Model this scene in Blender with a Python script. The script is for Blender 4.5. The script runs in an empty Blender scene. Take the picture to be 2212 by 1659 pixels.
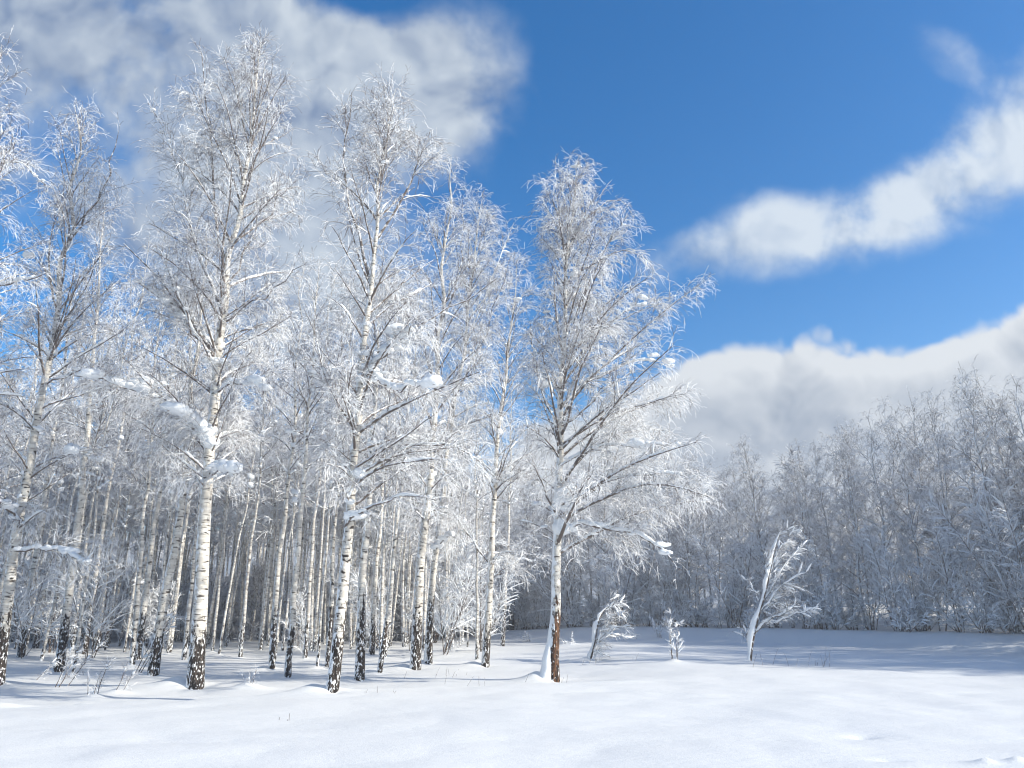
import bpy, math, random
import numpy as np
from mathutils import Vector, Matrix

sc = bpy.context.scene
col = sc.collection

# ------------------------------------------------------------------ camera
F_PX, CX, CY = 769.3, 512.0, 384.0
PITCH = math.radians(16.4)
CAM_H = 1.6
cam_d = bpy.data.cameras.new("camera")
cam_d.sensor_width = 36.0
cam_d.lens = F_PX / 1024.0 * 36.0
cam_d.clip_start, cam_d.clip_end = 0.05, 3000.0
cam = bpy.data.objects.new("camera", cam_d)
col.objects.link(cam)
cam.location = (0, 0, CAM_H)
cam.rotation_euler = (math.pi / 2 + PITCH, 0, 0)
sc.camera = cam

sc.view_settings.view_transform = 'Standard'
sc.view_settings.look = 'None'
sc.view_settings.gamma = 1.0
EXPO = 0.69
sc.view_settings.exposure = EXPO
sc.render.engine = 'CYCLES'
sc.cycles.max_bounces = 7
sc.cycles.diffuse_bounces = 6
sc.cycles.glossy_bounces = 1
sc.cycles.transmission_bounces = 0
sc.cycles.volume_bounces = 0
sc.cycles.use_denoising = True
sc.cycles.filter_width = 1.15
sc.cycles.use_adaptive_sampling = True
sc.cycles.adaptive_threshold = 0.01
sc.cycles.sample_clamp_indirect = 6.0

# ------------------------------------------------------------------ sun
SUN_EL = math.radians(26.0)
SUN_AZ = math.radians(106.0)          # clockwise from +Y (the view direction); +X is 90
sd = Vector((math.sin(SUN_AZ) * math.cos(SUN_EL), math.cos(SUN_AZ) * math.cos(SUN_EL), math.sin(SUN_EL)))
sl = bpy.data.lights.new("sun", 'SUN')
sl.energy = 4.6
sl.angle = math.radians(0.53)
sl.color = (1.0, 0.94, 0.815)
so = bpy.data.objects.new("sun", sl)
so.rotation_euler = (-sd).to_track_quat('-Z', 'Y').to_euler()
so.location = sd * 60
col.objects.link(so)

# ------------------------------------------------------------------ sky with clouds
w = bpy.data.worlds.new("World")
sc.world = w
w.use_nodes = True
nt = w.node_tree
nt.nodes.clear()
N, Lk = nt.nodes, nt.links


class G:
    """tiny helper for building node trees"""
    def __init__(s, tree):
        s.t = tree

    def new(s, typ, **kw):
        n = s.t.nodes.new(typ)
        for k, v in kw.items():
            setattr(n, k, v)
        return n

    def put(s, sock, v):
        if v is None:
            return
        if isinstance(v, bpy.types.NodeSocket):
            s.t.links.new(v, sock)
        else:
            sock.default_value = v

    def math(s, op, a, b=None, c=None, clamp=False):
        n = s.new('ShaderNodeMath', operation=op)
        n.use_clamp = clamp
        s.put(n.inputs[0], a)
        s.put(n.inputs[1], b)
        s.put(n.inputs[2], c)
        return n.outputs[0]

    def vmath(s, op, a, b=None, out=0):
        n = s.new('ShaderNodeVectorMath', operation=op)
        s.put(n.inputs[0], a)
        if b is not None:
            if op == 'SCALE':
                s.put(n.inputs[3], b)
            else:
                s.put(n.inputs[1], b)
        return n.outputs[out]

    def comb(s, x, y, z):
        n = s.new('ShaderNodeCombineXYZ')
        s.put(n.inputs[0], x); s.put(n.inputs[1], y); s.put(n.inputs[2], z)
        return n.outputs[0]

    def noise(s, vec, scale, detail=4.0, rough=0.55, dist=0.0):
        n = s.new('ShaderNodeTexNoise')
        n.noise_dimensions = '3D'
        if vec is not None:
            s.put(n.inputs['Vector'], vec)
        s.put(n.inputs['Scale'], scale); s.put(n.inputs['Detail'], detail)
        s.put(n.inputs['Roughness'], rough); s.put(n.inputs['Distortion'], dist)
        return n.outputs[0]

    def ramp(s, v, a, b, c=0.0, d=1.0, smooth=True):
        n = s.new('ShaderNodeMapRange')
        n.interpolation_type = 'SMOOTHSTEP' if smooth else 'LINEAR'
        s.put(n.inputs[0], v)
        n.inputs[1].default_value = a; n.inputs[2].default_value = b
        n.inputs[3].default_value = c; n.inputs[4].default_value = d
        return n.outputs[0]

    def mix(s, fac, a, b, blend='MIX'):
        n = s.new('ShaderNodeMix')
        n.data_type = 'RGBA'
        n.blend_type = blend
        s.put(n.inputs[0], fac)
        s.put(n.inputs[6], a)
        s.put(n.inputs[7], b)
        return n.outputs[2]


def C4(*c):
    return (c[0], c[1], c[2], 1.0)


g = G(nt)
tc = g.new('ShaderNodeTexCoord')
vec = tc.outputs['Generated']
sky = g.new('ShaderNodeTexSky')
sky.sky_type = 'NISHITA'
sky.sun_disc = False
sky.sun_elevation = SUN_EL
sky.sun_rotation = SUN_AZ
sky.altitude = 300
sky.air_density = 1.0
sky.dust_density = 0.6
sky.ozone_density = 2.5
# sky directions as slopes along a world-fixed axis (x east, y north, 16 degrees above the horizon)
cp, sp_ = math.cos(PITCH), math.sin(PITCH)
fw = g.vmath('DOT_PRODUCT', vec, (0, cp, sp_), 1)
up = g.vmath('DOT_PRODUCT', vec, (0, -sp_, cp), 1)
rt = g.vmath('DOT_PRODUCT', vec, (1, 0, 0), 1)
fws = g.math('MAXIMUM', fw, 0.12)
U = g.math('DIVIDE', rt, fws)
V = g.math('DIVIDE', up, fws)
P = g.comb(U, V, 0.0)
n1 = g.noise(P, 3.2, 6.0, 0.56, 0.25)
n2 = g.noise(g.vmath('ADD', P, (7.3, 2.1, 4.0)), 9.0, 5.0, 0.55, 0.1)


def uv(x, y):
    return (x / 2.1602 - CX) / F_PX, (CY - y / 2.1602) / F_PX


def blob(cx, cy, rx, ry, rot=0.0, amp=1.0):
    u0, v0 = uv(cx, cy)
    rx /= 2.1602 * F_PX; ry /= 2.1602 * F_PX
    a = math.radians(rot)
    du = g.math('SUBTRACT', U, u0); dv = g.math('SUBTRACT', V, v0)
    p = g.math('MULTIPLY_ADD', dv, math.sin(a) / rx, g.math('MULTIPLY', du, math.cos(a) / rx))
    q = g.math('MULTIPLY_ADD', dv, math.cos(a) / ry, g.math('MULTIPLY', du, -math.sin(a) / ry))
    r2 = g.math('MULTIPLY_ADD', p, p, g.math('MULTIPLY', q, q))
    return g.math('MULTIPLY', g.math('POWER', 2.0, g.math('MULTIPLY', r2, -1.0)), amp)


def total(bl):
    t = bl[0]
    for b in bl[1:]:
        t = g.math('ADD', t, b)
    return t


# (centre x, y, half sizes, turn, amount) of the cloud masses, seen from the clearing
mass_left = total([
    blob(330, 60, 480, 150, 0, .8), blob(800, 150, 190, 140, -15, .9), blob(960, 215, 120, 110, 0, .75), blob(640, 330, 240, 260, 0, .8),
    blob(250, 440, 300, 260, 0, .52), blob(620, 620, 240, 240, 0, .5), blob(160, 260, 150, 80, 0, -.18),
    blob(800, 5, 120, 50, 0, -.75), blob(60, 640, 170, 150, 0, -.35), blob(-500, 200, 500, 500, 0, .6),
    blob(600, -500, 900, 260, 0, .6), blob(900, 800, 200, 200, 0, .45)])
mass_band = total([
    blob(2230, 290, 190, 120, 38, 1.0), blob(2020, 400, 150, 85, 45, .9), blob(1830, 500, 170, 60, 20, .85), blob(1700, 480, 110, 62, 0, .5),
    blob(1500, 535, 120, 50, 14, .85), blob(1760, 480, 360, 62, 20, .42), blob(1660, 430, 60, 34, -10, .3), blob(2050, 110, 110, 50, -25, .42),
    blob(2600, 60, 260, 180, 40, .8)])
mass_low = total([
    blob(1640, 880, 170, 100, 0, .9), blob(1950, 880, 230, 80, 12, .75), blob(2250, 790, 240, 105, 18, .95),
    blob(1480, 980, 260, 150, 0, .7), blob(2000, 1020, 500, 170, 0, .9), blob(2700, 900, 400, 220, 0, .9),
    blob(1200, 1150, 700, 150, 0, .6), g.ramp(V, -0.16, -0.27, 0.0, 1.5)])


def billow(off):
    """puffy cloud field: rounded cells of three sizes, roughened"""
    p0 = g.vmath('ADD', P, off)
    w_ = g.new('ShaderNodeTexNoise'); g.put(w_.inputs['Vector'], p0); w_.inputs['Scale'].default_value = 7.0; w_.inputs['Detail'].default_value = 3.0
    p1 = g.vmath('ADD', p0, g.vmath('SCALE', g.vmath('SUBTRACT', w_.outputs['Color'], (0.5, 0.5, 0.5)), 0.13))
    t = None
    for sc_, am in ((5.5, 0.50), (12.0, 0.30), (26.0, 0.16), (55.0, 0.07)):
        v_ = g.new('ShaderNodeTexVoronoi', feature='F1', voronoi_dimensions='2D')
        g.put(v_.inputs['Vector'], p1); v_.inputs['Scale'].default_value = sc_
        x_ = g.math('MULTIPLY', v_.outputs['Distance'], -am)
        t = x_ if t is None else g.math('ADD', t, x_)
    return g.math('ADD', t, 0.47)


bl0 = billow((0.0, 0.0, 0.0))
bl1 = billow((0.014, 0.022, 0.0))
ns = g.ramp(n1, 0.28, 0.72, smooth=False)
ns2 = g.ramp(n2, 0.3, 0.7, smooth=False)
n3 = g.ramp(g.noise(g.vmath('ADD', P, (3.1, 8.4, 2.0)), 24.0, 4.0, 0.6, 0.0), 0.3, 0.7, smooth=False)
tex = g.math('MULTIPLY_ADD', n3, 0.22, g.math('MULTIPLY_ADD', ns, 0.75, g.math('MULTIPLY', ns2, 0.45)))
dl = g.ramp(g.math('ADD', g.math('MULTIPLY', mass_left, g.math('ADD', tex, 0.20)), g.math('MULTIPLY', bl0, 0.45)), 0.27, 1.02)
db = g.ramp(g.math('ADD', g.math('MULTIPLY', mass_band, g.math('MULTIPLY_ADD', tex, 1.05, 0.05)), g.math('MULTIPLY', bl0, 0.55)), 0.28, 1.22)
dw = g.ramp(g.math('ADD', g.math('ADD', mass_low, g.math('MULTIPLY', g.math('SUBTRACT', ns, 0.5), 0.22)), g.math('MULTIPLY', bl0, 0.95)), 0.44, 0.70)
# light on the clouds: the same puffs sampled a little toward the sun
n1s = g.noise(g.vmath('ADD', P, (0.045, 0.05, 0.0)), 3.2, 4.0, 0.56, 0.25)
relief = g.math('MULTIPLY', g.math('SUBTRACT', bl0, bl1), 2.6)
relief_s = g.math('MULTIPLY', g.math('SUBTRACT', n1, n1s), 2.2)
big = g.noise(g.vmath('ADD', P, (1.7, 5.2, 9.0)), 2.6, 4.0, 0.5, 0.0)
lit = g.math('ADD', g.math('ADD', g.math('ADD', relief, relief_s), 0.60), g.math('MULTIPLY', g.math('SUBTRACT', big, 0.5), 0.8))
lit_l = g.math('MULTIPLY_ADD', U, 0.95, g.math('ADD', g.math('MULTIPLY', lit, 0.7), 0.36), clamp=True)
lit_b = g.math('ADD', g.math('MULTIPLY', lit, 0.8), g.math('MULTIPLY_ADD', U, 0.5, 0.15), clamp=True)
# the cumulus is brightest along its top and greyer underneath
edge = g.ramp(g.math('ADD', mass_low, g.math('MULTIPLY', bl0, 0.85)), 0.5, 1.9, 0.48, -0.28)
lit_w = g.math('ADD', g.math('MULTIPLY', lit, 0.62), g.math('ADD', edge, 0.36), clamp=True)
CB = C4(0.66, 0.73, 0.80)
CS = C4(0.25, 0.33, 0.48)
CS2 = C4(0.30, 0.37, 0.48)
c_l = g.mix(lit_l, CS, CB)
c_b = g.mix(lit_b, C4(0.30, 0.42, 0.62), C4(0.74, 0.82, 0.90))
c_w = g.mix(lit_w, CS2, C4(0.78, 0.82, 0.86))
# the blue: Nishita deepened; Background strength brings it to the photo's exposure
hs = g.new('ShaderNodeHueSaturation')
hs.inputs['Hue'].default_value = 0.502
hs.inputs['Saturation'].default_value = 1.42
hs.inputs['Value'].default_value = 0.95
g.put(hs.inputs['Color'], sky.outputs[0])
STR = 0.13
w.cycles.sampling_method = 'MANUAL'
w.cycles.sample_map_resolution = 512
blue = hs.outputs[0]
k = 1.0 / STR / (2 ** EXPO)
cl = lambda c: g.vmath('SCALE', c, k)
c = g.mix(g.math('MULTIPLY', dl, 0.93), blue, cl(c_l))
c = g.mix(g.math('MULTIPLY', db, 0.93), c, cl(c_b))
c = g.mix(dw, c, cl(c_w))
# behind the viewer: unseen broken cloud, added as fill light for the trees
back = g.math('MULTIPLY', g.ramp(fw, 0.30, 0.0), g.ramp(g.noise(vec, 2.3, 4.0, 0.55), 0.46, 0.62))
c = g.mix(back, c, cl((0.46, 0.53, 0.64)))
bg = g.new('ShaderNodeBackground')
g.put(bg.inputs[0], c)
bg.inputs[1].default_value = STR
wo = g.new('ShaderNodeOutputWorld')
nt.links.new(bg.outputs[0], wo.inputs[0])

# ------------------------------------------------------------------ terrain height
def hash2(ix, iy, s):
    h = np.sin(ix * 127.1 + iy * 311.7 + s * 74.7) * 43758.5453
    return h - np.floor(h)


def vnoise(x, y, s=0):
    ix, iy = np.floor(x), np.floor(y)
    fx, fy = x - ix, y - iy
    fx = fx * fx * (3 - 2 * fx); fy = fy * fy * (3 - 2 * fy)
    a = hash2(ix, iy, s); b = hash2(ix + 1, iy, s); c_ = hash2(ix, iy + 1, s); d = hash2(ix + 1, iy + 1, s)
    return (a * (1 - fx) + b * fx) * (1 - fy) + (c_ * (1 - fx) + d * fx) * fy - 0.5


def sstep(a, b, v):
    t = np.clip((v - a) / (b - a), 0, 1)
    return t * t * (3 - 2 * t)


def base_h(x, y):
    x = np.asarray(x, float); y = np.asarray(y, float)
    yc = 18.1 + 0.38 * x + 0.5 * vnoise(x * 0.5, x * 0 + 3.0, 5)
    side = 1 - sstep(0.5, 5.0, x)
    h = -0.20 * sstep(-0.2, 1.6, y - yc) * side
    h += 0.30 * vnoise(x * 0.07, y * 0.07, 1) * sstep(4, 20, y)
    h += 0.06 * vnoise(x * 0.35, y * 0.30, 2) * sstep(3, 12, y)
    # wind-packed bank along the foot of the wood on the right
    d = y - (52.0 - 0.72 * np.maximum(x, 0))
    h += 0.62 * sstep(-6.0, -1.0, d) * sstep(-7.0, 1.0, x)
    h += 1.3 * sstep(0.5, 15.0, d) * sstep(-7.0, 1.0, x)
    return h


MOUNDS = []      # (x, y, radius, height, stretch)


def full_h(x, y):
    h = base_h(x, y)
    h = h + 0.035 * vnoise(x * 1.1, y * 0.9, 3) * sstep(1, 8, y) + 0.014 * vnoise(x * 2.3 + 0.6 * y, y * 2.9, 4) + 0.05 * np.abs(vnoise(x * 0.5 + 3, y * 0.8, 8)) * sstep(2, 6, y)
    for mx, my, r, hh, st in MOUNDS:
        lim = r * 4
        sel = (np.abs(x - mx) < lim * st) & (np.abs(y - my) < lim)
        if not sel.any():
            continue
        dx = (x[sel] - mx) / (r * st); dy = (y[sel] - my) / r
        h[sel] += hh * np.exp(-np.sqrt(dx * dx + dy * dy + 0.02) * 1.7)
    return h


FWD = np.array([0, cp, sp_]); UPV = np.array([0, -sp_, cp])


def ray(px, py):
    return np.array([1.0, 0, 0]) * ((px - CX) / F_PX) + UPV * ((CY - py) / F_PX) + FWD


def at(px, py, Y):
    d = ray(px, py)
    return np.array([0, 0, CAM_H]) + d * (Y / d[1])


def on_ground(px, py):
    for Y in np.arange(4.0, 90.0, 0.05):
        p = at(px, py, Y)
        if p[2] <= float(base_h(p[0], p[1])):
            return p
    return p


# ------------------------------------------------------------------ materials
def mat(name):
    m = bpy.data.materials.new(name)
    m.use_nodes = True
    t = m.node_tree
    b = t.nodes['Principled BSDF']
    return m, G(t), b


def snow_mat():
    m, g, b = mat('snow')
    tcn = g.new('ShaderNodeTexCoord')
    gp = g.new('ShaderNodeNewGeometry')
    pos = gp.outputs['Position']
    a = g.math('ADD', g.math('MULTIPLY', g.noise(pos, 0.35, 3, 0.5), 0.4), g.math('MULTIPLY', g.ramp(g.noise(pos, 48.0, 3, 0.7), 0.3, 0.7), 0.6))
    g.put(b.inputs['Base Color'], g.mix(a, C4(0.68, 0.69, 0.69), C4(0.88, 0.885, 0.88)))
    b.inputs['Roughness'].default_value = 0.55
    b.inputs['Specular IOR Level'].default_value = 0.25
    n_f = g.noise(pos, 55.0, 3, 0.65)
    n_m = g.noise(g.vmath('MULTIPLY', pos, (1.0, 2.2, 1.0)), 4.0, 5, 0.6)
    n_g = g.noise(pos, 190.0, 1, 0.5)
    h = g.math('MULTIPLY_ADD', n_m, 0.014, g.math('MULTIPLY', n_f, 0.0055))
    h = g.math('MULTIPLY_ADD', n_g, 0.0016, h)
    bp = g.new('ShaderNodeBump')
    bp.inputs['Strength'].default_value = 0.8
    bp.inputs['Distance'].default_value = 1.0
    g.put(bp.inputs['Height'], h)
    g.put(b.inputs['Normal'], bp.outputs[0])
    return m


def snow_load_mat():
    m, g, b = mat('snow_load')
    b.inputs['Base Color'].default_value = C4(0.85, 0.875, 0.90)
    b.inputs['Roughness'].default_value = 0.6
    b.inputs['Specular IOR Level'].default_value = 0.2
    gp = g.new('ShaderNodeNewGeometry')
    bp = g.new('ShaderNodeBump')
    bp.inputs['Strength'].default_value = 0.6
    bp.inputs['Distance'].default_value = 0.03
    g.put(bp.inputs['Height'], g.noise(gp.outputs['Position'], 14.0, 4, 0.6))
    g.put(b.inputs['Normal'], bp.outputs[0])
    return m


def bark_mat(name, dark_top, snow_side=0.45, tint=(0.52, 0.49, 0.445), pale=(0.70, 0.675, 0.625), furrow=(0.08, 0.062, 0.052), fleck=0.0, vary=1.0):
    m, g, b = mat(name)
    tcn = g.new('ShaderNodeTexCoord')
    ob = tcn.outputs['Object']
    oi = g.new('ShaderNodeObjectInfo')
    rnd = oi.outputs['Random']
    gp = g.new('ShaderNodeNewGeometry')
    nx = g.new('ShaderNodeSeparateXYZ'); g.put(nx.inputs[0], gp.outputs['Normal'])
    oz = g.new('ShaderNodeSeparateXYZ'); g.put(oz.inputs[0], ob)
    z = oz.outputs[2]
    sh = g.vmath('ADD', ob, g.comb(g.math('MULTIPLY', rnd, 37.0), g.math('MULTIPLY', rnd, 17.0), g.math('MULTIPLY', rnd, 29.0)))
    # white bark with faint cream and grey bands
    band = g.noise(g.vmath('MULTIPLY', sh, (1.4, 1.4, 7.0)), 1.6, 4, 0.6)
    base = g.mix(g.ramp(band, 0.42, 0.62), C4(*tint), C4(*pale))
    # lenticels and black branch scars
    dash = g.noise(g.vmath('MULTIPLY', sh, (3.4, 3.4, 17.0)), 1.25, 3, 0.5, 0.5)
    base = g.mix(g.ramp(dash, 0.585, 0.64), base, C4(0.10, 0.085, 0.075))
    scar = g.noise(g.vmath('MULTIPLY', sh, (3.2, 3.2, 8.5)), 1.3, 2, 0.5, 0.4)
    base = g.mix(g.ramp(scar, 0.64, 0.68), base, C4(0.045, 0.038, 0.034))
    # dark rugged bark low on the stem
    edge = g.noise(g.vmath('MULTIPLY', sh, (5.0, 5.0, 1.6)), 1.6, 4, 0.6)
    top = g.math('MULTIPLY_ADD', rnd, vary, dark_top - 0.5 * vary)
    low = g.ramp(g.math('SUBTRACT', g.math('ADD', z, g.math('MULTIPLY', g.math('SUBTRACT', edge, 0.5), 3.2)), top), -0.45, 0.45, 1.0, 0.0)
    low = g.ramp(g.math('ADD', low, g.math('MULTIPLY', g.math('SUBTRACT', g.noise(g.vmath('MULTIPLY', sh, (9.0, 9.0, 5.0)), 1.5, 3, 0.6), 0.5), 2.2)), 0.35, 0.6)
    crack = g.noise(g.vmath('MULTIPLY', sh, (16.0, 16.0, 3.2)), 1.3, 4, 0.65)
    dark = g.mix(g.ramp(crack, 0.42, 0.62), C4(0.016, 0.013, 0.012), C4(*furrow))
    base = g.mix(low, base, dark)
    # wind-blown snow sticking to the bark
    pn = g.noise(g.vmath('MULTIPLY', sh, (7.0, 7.0, 4.0)), 1.5, 5, 0.65, 0.3)
    sticky = g.math('MULTIPLY_ADD', nx.outputs[0], -snow_side * 0.45, g.math('MULTIPLY_ADD', nx.outputs[2], 0.30, pn))
    fl = g.noise(g.vmath('MULTIPLY', sh, (14.0, 14.0, 6.0)), 1.6, 3, 0.6)
    sticky = g.math('MAXIMUM', sticky, g.math('MULTIPLY', g.math('MULTIPLY', fl, low), 1.0 + fleck))
    sn = g.ramp(sticky, 0.60, 0.66)
    base = g.mix(sn, base, C4(0.87, 0.89, 0.91))
    g.put(b.inputs['Base Color'], base)
    b.inputs['Roughness'].default_value = 0.75
    b.inputs['Specular IOR Level'].default_value = 0.2
    bp = g.new('ShaderNodeBump')
    bp.inputs['Strength'].default_value = 0.9
    bp.inputs['Distance'].default_value = 0.02
    hh = g.math('ADD', g.math('MULTIPLY', g.math('MULTIPLY', crack, low), 1.6), g.math('MULTIPLY', sn, 0.8))
    g.put(bp.inputs['Height'], g.math('ADD', hh, g.math('MULTIPLY', dash, -0.25)))
    g.put(b.inputs['Normal'], bp.outputs[0])
    return m


def twig_mat(name, frost=0.5, bark=(0.17, 0.145, 0.14), scale=3.0):
    """frosted branchwork: rime on the upper faces and in patches, brown bark below"""
    m, g, b = mat(name)
    gp = g.new('ShaderNodeNewGeometry')
    nz = g.new('ShaderNodeSeparateXYZ'); g.put(nz.inputs[0], gp.outputs['Normal'])
    a = g.noise(gp.outputs['Position'], scale, 3, 0.6)
    v = g.math('MULTIPLY_ADD', nz.outputs[2], 0.20, g.math('MULTIPLY_ADD', nz.outputs[0], -0.04, a))
    f = g.ramp(v, 0.60 - frost * 0.34, 0.74 - frost * 0.34)
    g.put(b.inputs['Base Color'], g.mix(f, C4(*bark), C4(0.86, 0.875, 0.90)))
    b.inputs['Roughness'].default_value = 0.8
    b.inputs['Specular IOR Level'].default_value = 0.1
    return m


M = {
    'snow': snow_mat(),
    'load': snow_load_mat(),
    'bark': bark_mat('birch_bark', 1.5, fleck=0.10),
    'bark_edge': bark_mat('wind_side_bark', 1.75, 0.62, furrow=(0.17, 0.085, 0.045), vary=0.0),
    'bark_far': bark_mat('shade_toned_bark', 1.2, 0.5, (0.20, 0.185, 0.17), (0.44, 0.42, 0.39), fleck=0.2),  # darker copy of the birch bark: the right wood's shade put into its colour
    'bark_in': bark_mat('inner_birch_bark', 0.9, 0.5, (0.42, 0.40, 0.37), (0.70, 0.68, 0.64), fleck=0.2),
    'limb': twig_mat('limb_bark', 0.34, (0.15, 0.125, 0.11), 9.0),
    'twig': twig_mat('frosted_twig', 0.80),
    'twig_b': twig_mat('thinly_frosted_twig', 0.78),
    'twig_c': twig_mat('darkened_twig', 0.50, (0.12, 0.105, 0.10)),  # darker, less rimed copy: right wood's shade in its colour, also dark sapling branches
    'stem': twig_mat('sapling_bark', 0.22, (0.09, 0.065, 0.05), 10.0),
}

# ------------------------------------------------------------------ mesh helpers
def norm(v):
    return v / np.maximum(np.linalg.norm(v, axis=-1, keepdims=True), 1e-9)


class Buf:
    def __init__(s):
        s.v, s.q, s.t, s.qm, s.tm, s.n = [], [], [], [], [], 0

    def add(s, v, q=None, t=None, m=0):
        s.v.append(v)
        if q is not None and len(q):
            s.q.append(q + s.n); s.qm.append(np.full(len(q), m, np.int32))
        if t is not None and len(t):
            s.t.append(t + s.n); s.tm.append(np.full(len(t), m, np.int32))
        s.n += len(v)

    def tubes(s, P, R, S=3, m=0, flat=1.0, lift=0.0, cap=False):
        """P (N,K,3) centre lines, R (N,K) radii"""
        n, K, _ = P.shape
        if n == 0:
            return
        T = norm(np.gradient(P, axis=1))
        ref = np.zeros((n, 1, 3)); ref[..., 2] = 1
        ref[np.abs(T[:, :1, 2]).max(axis=1) > 0.85] = (1, 0, 0)
        A = norm(np.cross(T, np.broadcast_to(ref, T.shape)))
        B = np.cross(A, T)
        ang = np.arange(S) / S * 2 * math.pi + (math.pi / 2 if S == 3 else 0)
        ca, sa = np.cos(ang), np.sin(ang) * flat
        V = P[:, :, None, :] + R[:, :, None, None] * (A[:, :, None, :] * ca[None, None, :, None] + B[:, :, None, :] * sa[None, None, :, None])
        V = V.reshape(-1, 3)
        i = np.arange(n)[:, None, None] * K * S
        kk = np.arange(K - 1)[None, :, None] * S
        j = np.arange(S)[None, None, :]
        j2 = (j + 1) % S
        a = i + kk + j; b_ = i + kk + j2
        Q = np.stack([a, b_, b_ + S, a + S], axis=-1).reshape(-1, 4)
        s.add(V, Q, None, m)
        return V

    def flakes(s, C, r, m=0):
        """little octahedral rime tufts"""
        n = len(C)
        if n == 0:
            return
        o = np.array([[1, 0, 0], [-1, 0, 0], [0, 1, 0], [0, -1, 0], [0, 0, .8], [0, 0, -.8]], float)
        V = (C[:, None, :] + o[None] * r[:, None, :]).reshape(-1, 3)
        f = np.array([[0, 2, 4], [2, 1, 4], [1, 3, 4], [3, 0, 4], [2, 0, 5], [1, 2, 5], [3, 1, 5], [0, 3, 5]])
        T = (np.arange(n)[:, None, None] * 6 + f[None]).reshape(-1, 3)
        s.add(V, None, T, m)

    def build(s, name, mats, parent=None, smooth=True, origin=None):
        v = np.concatenate(s.v).astype(np.float32)
        q = np.concatenate(s.q) if s.q else np.zeros((0, 4), int)
        t = np.concatenate(s.t) if s.t else np.zeros((0, 3), int)
        me = bpy.data.meshes.new(name)
        me.vertices.add(len(v)); me.vertices.foreach_set('co', v.ravel())
        nl = len(q) * 4 + len(t) * 3
        me.loops.add(nl)
        me.loops.foreach_set('vertex_index', np.concatenate([q.ravel(), t.ravel()]).astype(np.int32))
        me.polygons.add(len(q) + len(t))
        st = np.concatenate([np.arange(len(q)) * 4, len(q) * 4 + np.arange(len(t)) * 3]).astype(np.int32)
        me.polygons.foreach_set('loop_start', st)
        mi = np.concatenate(s.qm + s.tm) if (s.qm or s.tm) else np.zeros(0, np.int32)
        me.polygons.foreach_set('material_index', mi.astype(np.int32))
        me.polygons.foreach_set('use_smooth', np.full(len(q) + len(t), smooth))
        me.update(calc_edges=True)
        for m_ in mats:
            me.materials.append(m_)
        o = bpy.data.objects.new(name, me)
        col.objects.link(o)
        if parent is not None:
            o.parent = parent
        return o


def tag(o, label=None, cat=None, group=None, kind=None):
    for k_, v_ in (('label', label), ('category', cat), ('group', group), ('kind', kind)):
        if v_:
            o[k_] = v_


def empty(name, loc):
    e = bpy.data.objects.new(name, None)
    e.empty_display_size = 0.3
    e.location = Vector([float(a) for a in loc])
    col.objects.link(e)
    return e


def ico(sub):
    import bmesh
    bm = bmesh.new(); bmesh.ops.create_icosphere(bm, subdivisions=sub, radius=1.0)
    v = np.array([x.co[:] for x in bm.verts]); f = np.array([[a.index for a in p.verts] for p in bm.faces])
    bm.free()
    return v, f


ICO = ico(3)
ICO2 = ico(2)


def lump(buf, c, rx, ry, rz, rng, rough=0.22, lo=False):
    """a cushion of settled snow: round above, flattened below, its outline broken up"""
    v, f = ICO2 if lo else ICO
    ph = rng.uniform(0, 6.28, (5, 3)); fr = rng.uniform(1.5, 4.2, (5, 3))
    n_ = sum(np.sin(v @ np.diag(fr[i]) @ np.ones(3) + ph[i, 0]) * np.sin(v[:, i % 3] * fr[i, 0] + ph[i, 1]) for i in range(5)) / 5
    hf = sum(np.sin(v @ (rng.normal(0, 5.5, 3)) + ph[i, 2]) for i in range(5)) / 5
    w_ = v * (1 + rough * n_ * 2 + 0.10 * hf)[:, None]
    w_[:, 2] = np.where(w_[:, 2] < 0, w_[:, 2] * 0.7, w_[:, 2])
    w_[:, 0] += w_[:, 2] * rng.normal(0, .25)
    buf.add(w_ * np.array([rx, ry, rz]) + c, None, f, 0)


def resample(P, K):
    d = np.r_[0, np.cumsum(np.linalg.norm(np.diff(P, axis=0), axis=1))]
    t = np.linspace(0, d[-1], K)
    # smooth through the points
    out = np.stack([np.interp(t, d, P[:, i]) for i in range(3)], 1)
    for _ in range(2):
        out[1:-1] = out[1:-1] * 0.5 + (out[:-2] + out[2:]) * 0.25
    return out, d[-1]


def grow(P0, D0, L, K, rng, grav, wob):
    n = len(P0)
    P = np.zeros((n, K, 3)); P[:, 0] = P0
    d = norm(D0.copy())
    st = (L / (K - 1))[:, None]
    gr = np.broadcast_to(np.asarray(grav, float), (n,))[:, None]
    for i in range(1, K):
        P[:, i] = P[:, i - 1] + d * st
        d = d + np.array([0, 0, -1.0]) * gr / (K - 1) + rng.normal(0, wob, (n, 3))
        d = norm(d)
    return P


def pick(P, R, idx, t):
    K = P.shape[1]
    f = t * (K - 1); i = np.minimum(f.astype(int), K - 2); u = (f - i)
    a = P[idx, i]; b_ = P[idx, i + 1]
    pos = a + (b_ - a) * u[:, None]
    return pos, norm(b_ - a), R[idx, i] * (1 - u) + R[idx, i + 1] * u


def branch_dirs(T, ang, rng, updown=0.0):
    n = len(T)
    r = norm(rng.normal(0, 1, (n, 3)))
    s_ = norm(np.cross(T, r))
    D = T * np.cos(ang)[:, None] + s_ * np.sin(ang)[:, None]
    D[:, 2] += updown
    return norm(D)


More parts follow.
